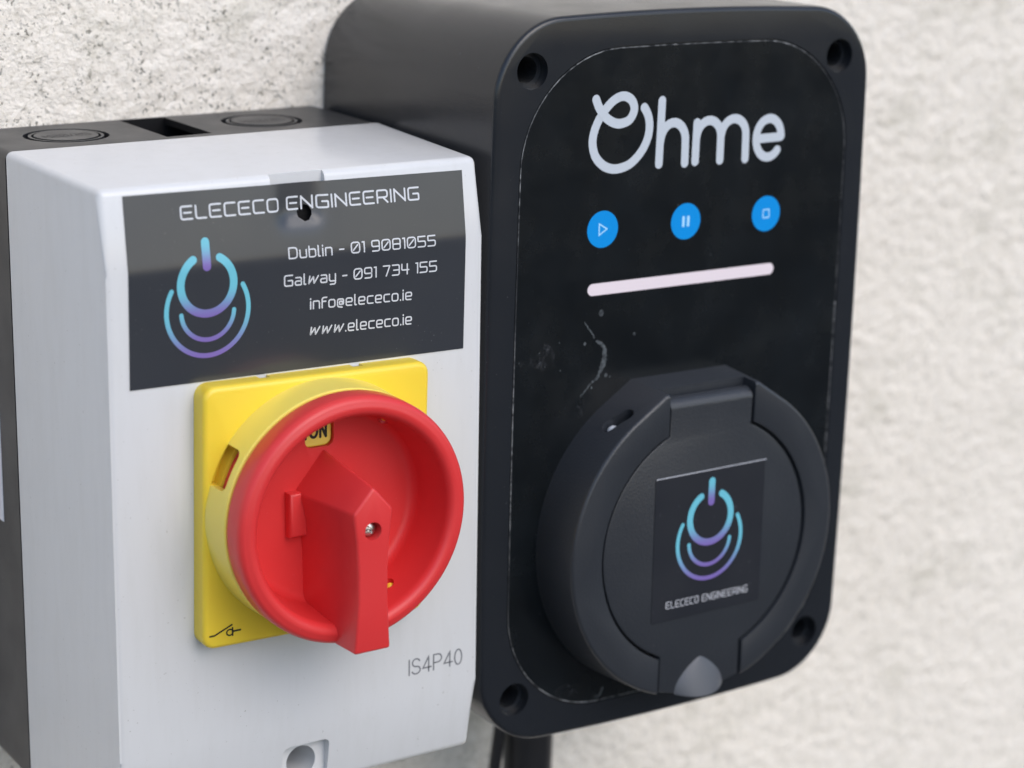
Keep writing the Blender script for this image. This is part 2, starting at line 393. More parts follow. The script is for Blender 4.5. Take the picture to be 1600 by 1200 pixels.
def emblem(name, cx, cz, s, place, parent, sx=1.):
    """power sign over two bowls, cyan fading to violet; s = outline scale in mm"""
    bm = bmesh.new(); bm.loops.layers.float_color.new('ink')
    def grad(ztop, zbot):
        def f(vert, t):
            z = vert.co.z; k = min(1, max(0, (ztop-z)/(ztop-zbot))); k = k*k*(3-2*k)
            c = [(a+(b-a)*k) for a, b in zip(CY, PU)]; return [x**(1/2.2) if False else x for x in c]+[1]
        return f
    def A(ccx, ccz, r, a0, a1, wd, zt, zb, n=48, lift=.02):
        ribbon(bm, [(ccx+sx*p[0], ccz+p[1]) for p in arcp(0, 0, r, r, a0, a1, n)], wd, place, ink=grad(zt, zb), lift=lift)
    def zz(dz): return place(cx, cz+dz*s, 0)[2]
    ribbon(bm, resample([(cx, cz+1.42*s), (cx, cz+.60*s)], .5), .30*s, place, ink=grad(zz(1.42), zz(.58)), lift=.03)
    A(cx, cz, s, 120, 420, .275*s, zz(-.1), zz(-1.1))
    A(cx, cz-.90*s, s, 184, 356, .155*s, zz(-.80), zz(-1.95), lift=.026)
    A(cx, cz-.90*s, 1.55*s, 150, 390, .165*s, zz(-.9), zz(-2.5), 60, lift=.032)
    orient(bm); return obj(name, bm, M['grad'], parent, 0, False)

# ------------------------------------------------------------------ ground and wall
WY = 91.0
bm = bmesh.new(); bmesh.ops.create_grid(bm, x_segments=20, y_segments=20, size=200)
g = obj('ground', bm, M['ground'], None, 0, True, 1); g.location = (0, 0, -1.15); g['kind'] = 'structure'
def axis(lo, a, b, hi, fine, coarse):
    o = []; x = a
    st = fine; t = a
    left = []
    while t > lo: st = min(coarse, st*1.35); t -= st; left.append(t)
    k = int((b-a)/fine); o = left[::-1]+[a+(b-a)*i/k for i in range(k+1)]; st = fine; t = b
    while t < hi: st = min(coarse, st*1.35); t += st; o.append(t)
    return o
X = axis(-1500, -70, 470, 2200, 1.15, 60); Z = axis(-1150, -330, 75, 1600, 1.15, 60)
verts = []; nz = noise.noise
for z in Z:
    for x in X:
        u, v_ = x*.94+z*.34, z*.94-x*.34              # trowel drag runs slightly askew
        a = nz(Vector((u/16, v_/11, 0)))*.6
        b = nz(Vector((u/5.2, v_/3.4, 3)))
        c = nz(Vector((u/2.5, v_/1.8, 7)))
        h = a + max(-.4, b)*.75 + c*.55
        verts.append((x*MM, (WY - h*.62 + .3)*MM, z*MM))
nx = len(X); faces = [(j*nx+i, j*nx+i+1, (j+1)*nx+i+1, (j+1)*nx+i) for j in range(len(Z)-1) for i in range(nx-1)]
me = bpy.data.meshes.new('wall'); me.from_pydata(verts, [], faces); me.materials.append(M['wall'])
me.polygons.foreach_set('use_smooth', [True]*len(me.polygons)); me.update()
wall = bpy.data.objects.new('wall', me); C.objects.link(wall)
wall['label'] = 'off-white painted roughcast wall with dark algae specks, behind both boxes'; wall['category'] = 'wall'; wall['kind'] = 'structure'

# ================================================================== ISOLATOR SWITCH
iso = thing('isolator_switch', 'grey-white isolator box with red rotary handle on yellow plate, mounted left of the charger', 'isolator switch', (50, WY, -80))
OFF = Vector((-50, -WY, 80))
iso_parts = []
def P_iso(o):
    """parts are modelled in wall coordinates; shift their mesh into the box's own frame"""
    o.data.transform(Matrix.Translation(OFF*MM)); 
    if o.parent is None: o.parent = iso
    iso_parts.append(o); return o
# --- cover: side profile (y,z) with a set-back top and bottom facet
prof_yz = [(54.4, 1.34), (3.13, 0.), (0., -19.445), (0., -138.5), (3.48, -158.5), (54.4, -164.6)]
bm = bmesh.new(); sides = []
for sgn, xb in ((-1, 0.), (1, 100.)):
    sides.append([bm.verts.new((xb+sgn*(2.5 if sgn < 0 else 2.2)*y/54.4, y, z)) for y, z in prof_yz])
n = len(prof_yz)
for i in range(n): bm.faces.new((sides[0][i], sides[0][(i+1) % n], sides[1][(i+1) % n], sides[1][i]))
bm.faces.new(sides[0]); bm.faces.new(sides[1])
bm.edges.ensure_lookup_table()
def near(v, y, z): return abs(v.co.y-y) < .01 and abs(v.co.z-z) < .01
soft, hard = [], []
for e in bm.edges:
    a, b = e.verts; ya, yb = a.co.y, b.co.y
    if ya > 54 and yb > 54: 
        if abs(a.co.x-b.co.x) < .01: pass
        continue
    if abs(a.co.x-b.co.x) > 50 and (near(a, 0, -19.445) or near(a, 0, -138.5)): continue
    hard.append(e)
bmesh.ops.bevel(bm, geom=hard, offset=1.7, segments=5, profile=.5, affect='EDGES', clamp_overlap=True)
cover = obj('enclosure_cover', bm, M['white'], None, 30)
cs = [tmp(slab(rrect(50.2, -5.2, 7.2, 8.6, 1.6, 5), 5, -4)),
      tmp(slab(rrect(50.8, -156.5, 6.6, 10.9, 1.8, 5), 4.4, -6)),
      tmp(loft([(circle(51.6, -9.6, 4.0, 40), 30), (circle(51.6, -9.6, 4.0, 40), -3)])),
      tmp(loft([(circle(50.7, -151.6, 4.0, 48), 40), (circle(50.7, -151.6, 4.15, 48), -3)]))]
# the pockets are only as deep as their floor: trim the first cutter to a 1.3 mm step
cs[0].data.transform(Matrix.Translation(Vector((0, -.6, 0))*MM))
cut(cover, cs); P_iso(cover)
# --- dark rear base with slot, knockouts, gasket line
bm = loft([(rrect(50-.2, -82.2, 52.4, 83.35, 2.2, 5), WY-.2), (rrect(50-.2, -82.2, 52.4, 83.35, 2.2, 5), 54.9)])
base = obj('enclosure_base', bm, M['base'], None, 30)
def zcyl(cx, cy, r, z0, z1, r_in=None, n=56):
    bm = bmesh.new()
    def ring(r, z): return [bm.verts.new((cx+r*cos(2*pi*i/n), cy+r*sin(2*pi*i/n), z)) for i in range(n)]
    if r_in is None:
        a, b = ring(r, z0), ring(r, z1)
        for i in range(n): bm.faces.new((a[i], a[(i+1) % n], b[(i+1) % n], b[i]))
        bm.faces.new(a); bm.faces.new(b)
    else:
        q = [ring(r, z0), ring(r, z1), ring(r_in, z1), ring(r_in, z0)]
        for k in range(4):
            a, b = q[k], q[(k+1) % 4]
            for i in range(n): bm.faces.new((a[i], a[(i+1) % n], b[(i+1) % n], b[i]))
    return bm
cs = []
for kx in (20.2, 75.6):
    cs.append(tmp(zcyl(kx, 72.6, 10.9, -1.2, 3, 9.6))); cs.append(tmp(zcyl(kx, 72.6, 8.8, -.3, 3, 8.2)))
bm = bmesh.new()
q = [(42.0, 59.0), (54.8, 59.6), (54.8, 89.6), (42.0, 89.6)]
a = [bm.verts.new((x, y, -90)) for x, y in q]; b = [bm.verts.new((x, y, 3)) for x, y in q]
for i in range(4): bm.faces.new((a[i], a[(i+1) % 4], b[(i+1) % 4], b[i]))
bm.faces.new(a); bm.faces.new(b); cs.append(tmp(bm)); cs.append(tmp(box_bm(33, 64, 57, 88.5, -100, -.7)))
cut(base, cs)
base.data.materials.append(M['hole'])              # slot interior coloured black, standing in for the deep shade in it
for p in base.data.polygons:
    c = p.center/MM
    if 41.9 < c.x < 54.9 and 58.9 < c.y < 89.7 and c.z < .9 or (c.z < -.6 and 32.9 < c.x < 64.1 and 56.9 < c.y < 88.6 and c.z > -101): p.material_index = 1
P_iso(base)
o = obj('gasket', loft([(rrect(49.8, -82.0, 51.9, 82.6, 2, 4), 55.2), (rrect(49.8, -82.0, 51.9, 82.6, 2, 4), 54.2)]), M['hole'], None, 30); P_iso(o)
def on_top(cx, cy, rot=0):
    return lambda x, z, l=0: (cx+x, cy+z, 1.15+l)
for i, kx in enumerate((20.2, 75.6)):
    bm = zcyl(kx, 72.6, 8.1, .6, 1.28)
    k = obj('knockout', bm, M['base'], None, 30); P_iso(k)
    t_ = bmesh.new(); t_.free()
    o = text('embossed_size', list('M20/25'), -6.2, 6.0, -1.6, 3.4, .45, (lambda kx: lambda x, z, l=0: (kx+x, 72.0+z, 1.29+l))(kx), M['emboss'], None)
    P_iso(o); o.parent = k
# white rating label on the left flank of the base
o = obj('side_label', box_bm(-2.75, -2.6+.0, 66.5, 88, -97, -20), M['label'], None, 0); P_iso(o)
# --- dark vinyl label draped over the bend and the sunk pocket
def sheet_y(x, z):
    y = 0. if z < -20.6 else (3.13/19.445)*(z+19.445) if z > -18.3 else (3.13/19.445)*((z+20.6)**2)/(2*2.3)
    fx = 1/(1+math.exp(-(x-45.1)/.6)) * 1/(1+math.exp((x-55.3)/.6)); fz = 1/(1+math.exp(-(z+11.1)/.8))
    return y + fx*fz*(max(0, 3.6-y)*.6)
def on_label(x, z, l=0): return (x, sheet_y(x, z)-.16-l, z)
LR = -.0135                                      # the label is stuck on slightly askew
def lab(x, z): dx, dz = x-50, z+25; return (50+dx*cos(LR)-dz*sin(LR), -25+dx*sin(LR)+dz*cos(LR))
bm = bmesh.new(); x0, x1, zt, zb = 5.4, 95.3, -2.3, -47.2
nx_, nz_ = 90, 46; grid = []
hole_c = (51.7, -9.55)
for j in range(nz_+1):
    row = []
    for i in range(nx_+1):
        x, z = lab(x0+(x1-x0)*i/nx_, zt+(zb-zt)*j/nz_); row.append([x, z])
    grid.append(row)
# open a round hole: snap the ring of grid points round it onto its rim
HR = 2.0; vgrid = {}
for j in range(nz_+1):
    for i in range(nx_+1):
        x, z = grid[j][i]; d_ = math.hypot(x-hole_c[0], z-hole_c[1])
        if d_ < HR*.62: continue
        if d_ < HR*1.35:
            k = HR/d_; x, z = hole_c[0]+(x-hole_c[0])*k, hole_c[1]+(z-hole_c[1])*k
        vgrid[(i, j)] = bm.verts.new(on_label(x, z))
for j in range(nz_):
    for i in range(nx_):
        f = [vgrid.get(k) for k in ((i, j), (i+1, j), (i+1, j+1), (i, j+1))]; f = [k for k in f if k]
        if len(f) >= 3:
            c0 = sum((k.co for k in f), Vector())/len(f)
            if len(f) == 3 and math.hypot(c0.x-hole_c[0], c0.z-hole_c[1]) < HR*.9: continue
            bm.faces.new(f)
orient(bm)
be = [e for e in bm.edges if len(e.link_faces) == 1]
ex = bmesh.ops.extrude_edge_only(bm, edges=be)['geom']
bmesh.ops.translate(bm, vec=(0, .14, 0), verts=[g_ for g_ in ex if isinstance(g_, bmesh.types.BMVert)])
lb = obj('contact_label', bm, M['vinyl'], None, 60, False); P_iso(lb)
def on_lab(x, z, l=0): a, b = x, z; return on_label(a, b, l+.03)
def label_text(s, xa, xb, za, zb_, h, wd):
    o = text('lettering', list(s), xa, xb, za, h, wd, on_lab, M['ink'], None, slope=(zb_-za)/(xb-xa)); P_iso(o); o.parent = lb
label_text('ELECECO ENGINEERING', 19.6, 82.7, -8.15, -8.95, 2.9, .44)
label_text('Dublin - 01 9081055', 46.3, 86.5, -19.75, -20.55, 2.5, .35)
label_text('Galway - 091 734 155', 45.0, 86.9, -26.3, -27.0, 2.5, .35)
label_text('info@elececo.ie', 51.9, 79.8, -32.6, -33.4, 2.5, .35)
label_text('www.elececo.ie', 51.7, 79.8, -39.0, -39.6, 2.5, .35)
o = emblem('round_emblem', 25.0, -23.6, 6.95, on_lab, None, .97); P_iso(o); o.parent = lb
o = obj('hole_shade_plug', loft([(circle(51.6, -9.6, 3.9, 24), 26), (circle(51.6, -9.6, 3.9, 24), 4.2)]), M['hole'], None, 0); P_iso(o); o.parent = cover  # dark plug added to stand in for the shade inside the hole
# type code printed on the cover
o = text('type_code', ['I_', 'S_', '4_', 'P_', '4_', '0_'], 79.9, 95.7, -132.95, 4.15, .42, lambda x, z, l=0: (x, -.02-l, z), M['grey_ink'], None, gap=.2); P_iso(o)
# --- yellow plate, drum and red handle
KX, KZ = 52.0, -79.6
def wedge(a0, a1, r0, r1, y0, y1, cx=KX, cz=KZ, n=10):
    A0 = [(cx+r1*cos(radians(a0+(a1-a0)*i/n)), cz+r1*sin(radians(a0+(a1-a0)*i/n))) for i in range(n+1)]
    B0 = [(cx+r0*cos(radians(a1+(a0-a1)*i/n)), cz+r0*sin(radians(a1+(a0-a1)*i/n))) for i in range(n+1)]
    return loft([(A0+B0, y0), (A0+B0, y1)])
yp = obj('yellow_plate', slab(rrect(51.0, -80.1, 30.5, 32.5, 3.2, 6, rot=-.019), -.03, -5.6, 1.3, 4), M['yellow'], None, 35)
cs = [tmp(box_bm(x-1.4, x+1.4, .5, -2.2, -50.3, -45)) for x in (38.6, 63.8)]
cs.append(tmp(wedge(144, 162.5, 28.5, 30.9, -9, -2.2)))
cut(yp, cs); P_iso(yp)
for x in (38.6, 63.8):
    o = obj('clip', box_bm(x-1.25, x+1.25, -.05, -1.9, -49.5, -48.35), M['tab'], None, 0); P_iso(o); o.parent = yp
def on_plate(x, z, l=0): return (x, -5.62-l, z)
bm = bmesh.new()
ribbon(bm, [(21.5, -108.45), (22.7, -108.45), (27.3, -106.5)], .42, on_plate, lift=.02)
ribbon(bm, arcp(26.75, -108.35, .85, .75, 0, 360, 20), .38, on_plate, lift=.03)
ribbon(bm, [(27.45, -107.3), (27.45, -109.2)], .42, on_plate, lift=.04)
ribbon(bm, [(27.45, -108.2), (29.5, -108.2)], .46, on_plate, lift=.05)
orient(bm); o = obj('isolator_symbol', bm, M['dark_ink'], None, 0, False); P_iso(o); o.parent = yp
dr = obj('locking_drum', lathe([(28.45, -5.3), (31.1, -5.3), (31.0, -5.8), (30.6, -14.5), (30.3, -14.9), (28.45, -14.9)], KX, KZ, 120), M['drum'], None, 35)
def rr_wedge(a0, a1, r0, r1, y0, y1, c=1.5, n=8):
    """radial slot with two rounded front corners"""
    rm = (r0+r1)/2; pts = []
    w0 = radians(a0)*rm; w1 = radians(a1)*rm
    sec = [(w0, y0), (w0, y1+c)]+[(w0+c*(1-cos(t*pi/8)), y1+c*(1-sin(t*pi/8))) for t in range(1, 5)]
    sec += [(w1-c*(1-sin(t*pi/8)), y1+c*(1-cos(t*pi/8))) for t in range(0, 4)]+[(w1, y1+c), (w1, y0)]
    bm = bmesh.new(); rings = []
    for r in (r0, r1): rings.append([bm.verts.new((KX+r*cos(s/rm), y, KZ+r*sin(s/rm))) for s, y in sec])
    k = len(sec)
    for i in range(k): bm.faces.new((rings[0][i], rings[0][(i+1) % k], rings[1][(i+1) % k], rings[1][i]))
    bm.faces.new(rings[0]); bm.faces.new(rings[1]); return bm
cut(dr, [tmp(rr_wedge(143.5, 163, 25, 34, -4, -12.4, 2.0))]); P_iso(dr)
pr = [(0, -5.9), (28.0, -5.9), (28.1, -15.05), (29.9, -15.05), (30.4, -15.4), (30.7, -16.3), (30.65, -20.0)]
for t in range(1, 9): a = t*pi/2/8; pr.append((30.65-1.9*(1-cos(a)), -20.2-2.3*sin(a)))
pr += [(28.3, -22.75), (27.7, -22.75)]
for t in range(1, 9): a = t*pi/2/8; pr.append((27.5-1.9*sin(a), -22.7+2.5*(1-cos(a))))
pr += [(25.2, -16), (24.6, -11.4)]
for t in range(0, 7): a = t*pi/2/6; pr.append((22.0+2.5*cos(a), -9.7+2.5*sin(a)))
pr += [(0, -7.2)]
kb = obj('handle_cup', lathe(pr, KX, KZ, 144, False), M['red'], None, 35)
cs = [tmp(slab(rrect(50.2, -60.7, 3.9, 4.2, 1.9, 6), -5, -9))]
WH = [(KX+24.0*cos(radians(53)), -9.2, KZ+24.0*sin(radians(53))), (KX+25.0*cos(radians(-57)), -13.6, KZ+25.0*sin(radians(-57)))]
def ball(c, r):
    bm = bmesh.new(); bmesh.ops.create_icosphere(bm, subdivisions=3, radius=r); bmesh.ops.translate(bm, vec=c, verts=bm.verts); return bm
cs += [tmp(ball(c, 1.6)) for c in WH]
cut(kb, cs); kb.data.transform(Matrix.Translation(Vector((.2, 0, -.2))*MM)); P_iso(kb)
o = obj('position_window', slab(rrect(50.2, -60.7, 3.8, 4.1, 1.8, 6), -5.7, -6.1), M['drum'], None, 0); P_iso(o); o.parent = kb
bm = bmesh.new(); wp = lambda x, z, l=0: (x, -6.12-l, z)
ribbon(bm, resample(arcp(49.4, -61.3, .95, 1.5, 0, 360, 28), .3), .7, wp)
for k, s_ in enumerate(([(51.2, -62.9), (51.2, -59.6)], [(51.25, -59.7), (52.65, -62.8)], [(52.7, -62.9), (52.7, -59.6)], [(47.2, -62.9), (47.2, -59.6)])):
    ribbon(bm, s_, .66, wp, lift=.01*(k+1))
orient(bm); o2 = obj('on_lettering', bm, M['dark_ink'], None, 0, False); P_iso(o2); o2.parent = kb
for c in WH: q = (Vector(c)-Vector((KX, c[1], KZ))).normalized(); o = obj('hole_floor', ball(Vector(c)+q*1.5, 1.2), M['yellow'], None, 60); P_iso(o); o.parent = kb
# grip: house-shaped bar standing in the cup and lying over its rim
front = [(0, 10.6), (-5.2, 4.7), (-4.35, -2), (-3.95, -10), (-3.95, -18), (-5.0, -30.2), (4.6, -30.2), (3.95, -18), (3.95, -10), (4.35, -2), (5.2, 4.7)]
back = [(-.8, 14.0), (-9.0, 4.2), (-7.6, -2), (-6.9, -10), (-6.7, -18), (-6.6, -30.6), (6.6, -30.6), (6.7, -18), (6.9, -10), (7.4, -2), (8.4, 4.4)]
bm = loft([([(KX+.3+x, KZ+z) for x, z in back], -6.6), ([(KX+.3+x, KZ+z) for x, z in front], -30.4)])
bmesh.ops.recalc_face_normals(bm, faces=bm.faces)
ee = []
for e in bm.edges:
    a, b = e.verts
    if a.co.y < -30 or b.co.y < -30:
        if a.co.y < -30 and b.co.y < -30: ee.append(e)
        else:
            x, z = (a if a.co.y < -30 else b).co.x-KX-.3, (a if a.co.y < -30 else b).co.z-KZ
            if abs(z-10.6) < .1 or abs(z-4.7) < .1 or z < -30: ee.append(e)
bmesh.ops.bevel(bm, geom=ee, offset=.65, segments=3, profile=.5, affect='EDGES')
# take away what would stand through the ring and yellow drum behind it
gr = obj('handle_grip', bm, M['red'], None, 35)
c1 = tmp(box_bm(KX-12, KX+12, -6.0, -21.5, KZ-34, KZ-25.6))
c2 = tmp(loft([(circle(KX+.2, KZ-.1, 2.15, 36), -27.2), (circle(KX+.2, KZ-.1, 2.25, 36), -32)]))
cut(gr, [c1, c2]); P_iso(gr)
o = obj('grip_lug', slab([(KX-11.0, KZ-6.4), (KX-6, KZ-6.4), (KX-6, KZ+4.8), (KX-11.0, KZ+4.8)], -6.9, -9.9, .9, 3), M['red'], None, 35); P_iso(o); o.parent = gr
# screw with cross slot
scr = obj('screw', lathe([(0, -27.0), (1.85, -27.0), (1.85, -28.2), (1.5, -28.75), (.8, -29.1), (0, -29.2)], KX+.1, KZ-.1, 32, False), M['steel'], None, 40)
def bar_rot(cx, cz, l, w_, y0, y1, a):
    p = [(-l, -w_), (l, -w_), (l, w_), (-l, w_)]; p = [(cx+x*cos(a)-z*sin(a), cz+x*sin(a)+z*cos(a)) for x, z in p]
    return loft([(p, y0), (p, y1)])
cut(scr, [tmp(bar_rot(KX+.1, KZ-.1, 1.15, .24, -28.3, -30, .5)), tmp(bar_rot(KX+.1, KZ-.1, 1.15, .241, -28.31, -30.1, .5+pi/2))]); P_iso(scr); scr.parent = gr

# ================================================================== CHARGER
chg = thing('car_charger', 'black wall charger with rounded front, three blue buttons and round socket lid', 'car charger', (165.35, 2.29, -64.26), (0, .012, .009))
OUT = rrect(0, 0, 62.4, 98.4, 19.5, 14, .02, .02)
# front housing with a softly rounded edge, pocket for the film and four stepped screw wells
SW = [(-50.8, 84.1), (50.4, 83.8), (-50.8, -84.2), (50.6, -84.2)]
rings = [(offset(OUT, .22), 46.), (offset(OUT, .2), 45.9), (OUT, 45.6)]
for ins, back in prof(1.4, 6): rings.append((offset(OUT, ins+.0001), back))
hs = obj('front_housing', loft(rings), M['black'], None, 35)
PAN = rrect(.5, -.7, 54.4, 90.0, 30, 16, .012, .012)
cs = [tmp(loft([(offset(PAN, -.1), .9), (offset(PAN, -.5), -1)]))]
for x, z in SW:
    cs.append(tmp(loft([(circle(x, z, 4.55, 40), 3.2), (circle(x, z, 4.65, 40), -1)])))
    cs.append(tmp(loft([(circle(x, z, 3.4, 32), 16), (circle(x, z, 3.4, 32), 2.5)])))
cut(hs, cs)
hs.parent = chg
for x, z in SW:
    o = obj('well_screw', lathe([(0, 15), (2.8, 15), (2.8, 11.5), (2.2, 10.8), (1.3, 10.7), (1.2, 12.5), (0, 12.5)], x, z, 24, False), M['hole'], chg, 40)
bk = obj('rear_housing', loft([(offset(OUT, .35), 88.6), (offset(OUT, .35), 46.1), (offset(OUT, 1.5), 46.05)]), M['black'], chg, 35)
# film panel
pn = obj('front_panel', loft([(PAN, .85), (PAN, .30), (offset(PAN, .12), .18)]), M['panel'], chg, 25)
FP = .18
def on_panel(x, z, l=0): return (x, FP-.02-l, z)
bm = bmesh.new(); e_ = offset(PAN, .22); ribbon(bm, e_+[e_[0]], .30, on_panel, lift=.0); orient(bm)
o = obj('edge_dust', bm, M['dust'], pn, 0, False)
# brand lettering on the film
bm = bmesh.new(); BW = 2.45
def br(pts, k, w_=BW): ribbon(bm, pts, w_, on_panel, lift=.01+.008*k)
q = spline([(-30.9, 76.0), (-29.7, 73.6), (-27.6, 71.2), (-25.0, 69.7), (-22.6, 69.4), (-20.0, 70.3), (-18.7, 72.7), (-19.5, 75.1), (-21.9, 76.4), (-24.7, 75.8), (-27.3, 73.8), (-29.6, 71.0), (-31.1, 67.8), (-31.5, 64.6), (-30.4, 61.2), (-27.6, 58.6), (-23.9, 57.6), (-19.6, 58.5), (-16.2, 61.2), (-14.1, 64.6), (-13.5, 68.0), (-14.1, 71.0), (-15.4, 73.1)], 10)
br(q[:84], 7); br(q[80:], 0)
br([(-9.7, 74.6), (-9.95, 57.9)], 1)
br([(-9.85, 63.2)]+arcp(-5.6, 63.6, 4.1, 5.0, 165, 0, 18)+[(-1.4, 57.6)], 2)
br([(2.15, 68.1), (2.05, 57.8)], 3)
br([(2.1, 64.0)]+arcp(6.3, 63.9, 4.05, 4.6, 165, 0, 18)+[(10.4, 57.6)], 4)
br([(10.4, 64.0)]+arcp(14.7, 63.9, 4.2, 4.6, 165, 0, 18)+[(19.05, 57.4)], 5)
br([(23.7, 62.55), (31.0, 62.65)], 8)
br(arcp(26.9, 62.6, 4.35, 5.25, 2, 318, 40), 6)
orient(bm); o = obj('brand_lettering', bm, M['logo'], pn, 0, False)
# three round buttons with icons, and the light bar
for i, (bx_, ic) in enumerate(((-27.3, 0), (-.1, 1), (27.5, 2))):
    b_ = obj('button', slab(circle(bx_, 42.0-.15*i, 4.9, 48), .3, .14, 0), M['blue'], chg, 0)
    bm = bmesh.new(); z0 = 42.0-.15*i; pl = lambda x, z, l=0: (x, .12-l, z)
    if ic == 0: ribbon(bm, [(bx_-1.1, z0-1.5), (bx_+1.35, z0), (bx_-1.1, z0+1.5), (bx_-1.1, z0-1.5)], .36, pl)
    elif ic == 1:
        for s_ in (-.8, .8): ribbon(bm, [(bx_+s_, z0-1.1), (bx_+s_, z0+1.1)], .85, pl)
    else: r_ = rrect(bx_, z0, 1.05, 1.1, .15, 3); ribbon(bm, r_+[r_[0]], .34, pl)
    orient(bm); obj('icon', bm, M['icon'], b_, 0, False)
obj('light_bar', slab(rrect(-.1, 26.1, 31.3, 1.6, 1.59, 8), .3, .12, 0), M['led'], chg, 0)
# dried drip and scuffs on the film
def mark(name, m_, pts=None, widths=None, blob=None, w_=.3, lift=.012, n=16):
    bm = bmesh.new()
    if pts: ribbon(bm, pts, w_, on_panel, widths=widths, lift=lift)
    else:
        x, z, rx, rz = blob
        bm.faces.new([bm.verts.new((x+rx*cos(t*2*pi/n)*(1+.2*random.random()), FP-.02-lift, z+rz*sin(t*2*pi/n)*(1+.15*random.random()))) for t in range(n)])
    orient(bm); obj(name, bm, M[m_], pn, 0, False)
pts = [(-32.3, 17.6), (-30.3, 15.0), (-28.4, 12.4), (-26.4, 10.9), (-25.2, 9.0), (-25.0, 7.0), (-25.6, 5.0), (-27.0, 2.8), (-28.7, 1.4), (-30.2, 0), (-32.6, -2.4)]
q = spline(pts, 7); ws = [max(.12, (.25+1.0*sin(pi*min(1, i/len(q)))**2)*(.7+.6*random.random())) for i in range(len(q))]
q = [(x+random.uniform(-.16, .16), z+random.uniform(-.1, .1)) for x, z in q]
for a_, b_ in ((0, 13), (15, 29), (28, 47), (49, 58), (60, len(q))):
    dx_, dz_ = random.uniform(-.35, .35), random.uniform(-.2, .2)
    mark('scuff_mark', 'scuff', [(x+dx_+random.uniform(-.12, .12), z+dz_) for x, z in q[a_:b_]], ws[a_:b_], lift=.012+.004*(a_ % 3))
mark('scuff_mark', 'scuff', spline([(-23.9, -89.1), (-22.5, -88.9), (-21.7, -87.5), (-21.4, -86.9)], 5), w_=.45)
for x, z, r in ((-26.7, 19.6, .85), (-15.6, 12.7, .45), (-31.7, 11.8, .45), (-24.5, 2.5, .55), (-29.0, -.4, .3), (-23.2, 1.9, .2)): mark('dried_spot', 'scuff', blob=(x, z, r*.8, r))
for x, z in ((-46.0, 11.0), (-52.2, 9.0), (-44.1, 7.0), (-39.8, 13.0), (-39.2, 5.5), (-3, 46.5), (9, 32)): mark('dust_fleck', 'scuff', blob=(x, z, .15, .18), n=8)
for q_ in ((-44.6, 9.8, 3.2, 3.6), (-49.5, 8.6, 3.2, 1.2), (-32.3, -5.7, 1.3, 2.6), (-34, -86, 3.6, 2.4)): mark('smudge', 'smudge', blob=q_, n=24, lift=.008)
mark('scratch', 'smudge', [(12.6, 50.4), (13.8, 47.2)], w_=.16, lift=.01)

# --- socket: flat-topped drum, ring front, hinged lid
SC = -43.2
def hull_outline(R, fx, fz, n=120):
    pts = []
    for i in range(n):
        a = 2*pi*i/n - pi/2; x, z = R*cos(a), R*sin(a)
        pts.append((x, z))
    k = R/45.
    xs, zs = fx*k, fz*k
    out = []
    a_c = atan2(zs, xs); dist_c = math.hypot(xs, zs); da = math.acos(R/dist_c)
    for x, z in pts:
        a = atan2(z, x)
        if a_c-da < a < pi-a_c+da: continue
        out.append((x, z))
    top = [(xs, zs), (xs*.5, zs), (0, zs), (-xs*.5, zs), (-xs, zs)]
    i = max(range(len(out)), key=lambda t: out[t][0] > 0 and out[t][1])
    out = [p for p in out]
    # order: start at angle -90 going ccw, insert top where the gap is
    res = []; done = False
    for p, q in zip(out, out[1:]+out[:1]):
        res.append(p)
        if not done and p[0] > 0 and q[0] < 0 and p[1] > 0: res += top; done = True
    return [(x, z+SC) for x, z in res]
H0 = hull_outline(45.2, 16.0, 43.4)
def scaled(o, k): return [(x*k, SC+(z-SC)*k) for x, z in o]
rings = [(H0, .3)]
for ins, back in prof(1.0, 4): rings.append((offset(scaled(H0, .977), ins+.0001), -15.3+back))
hd = obj('socket_housing', loft(rings), M['lid'], None, 35)
def lid_outline(R, tw, ztop, zbot, n=40, rb=None):
    a0 = math.acos(tw/R); o = []
    o += [(tw, ztop), (-tw, ztop)]
    for i in range(n+1):
        a = (pi-a0)+(2*a0)*i/n; o.append((R*cos(a), R*sin(a)))
    if rb:
        b0 = math.asin(tw/rb)
        for i in range(13): a = -pi/2-b0+2*b0*i/12; o.append((rb*cos(a), rb*sin(a)))
    else: o += [(-tw, zbot), (tw, zbot)]
    for i in range(n+1):
        a = -a0+(2*a0)*i/n; o.append((R*cos(a), R*sin(a)))
    return [(x, z+SC) for x, z in o]
c1 = tmp(loft([(lid_outline(34.7, 14.4, 60, -60), -9.8), (lid_outline(34.7, 14.4, 60, -60), -20)]))
# latch opening through the drum wall
bm = bmesh.new(); a = radians(126.5); ctr = Vector((43.6*cos(a), -8.6, SC+43.6*sin(a))); rad = Vector((cos(a), 0, sin(a))); tan = Vector((-sin(a), 0, cos(a)))
axd = (tan*-.93+Vector((0, -.36, 0))).normalized(); axw = rad.cross(axd)
cap = [(2.9+1.9*cos(radians(t)), 1.9*sin(radians(t))) for t in range(-90, 91, 20)]+[(-2.9-1.9*cos(radians(t)), -1.9*sin(radians(t))) for t in range(-90, 91, 20)]
ra = [bm.verts.new(ctr+axd*x+axw*y-rad*6) for x, y in cap]; rb = [bm.verts.new(ctr+axd*x+axw*y+rad*4) for x, y in cap]
for i in range(len(cap)): j = (i+1) % len(cap); bm.faces.new((ra[i], ra[j], rb[j], rb[i]))
bm.faces.new(ra); bm.faces.new(rb); c2 = tmp(bm)
cut(hd, [c1, c2])
bm = bmesh.new(); bm.from_mesh(hd.data); bm.normal_update()
ee = [e for e in bm.edges if len(e.link_faces) == 2 and all(abs(v.co.y/MM+15.3) < .02 for v in e.verts) and e.calc_face_angle(0) > 1.3]
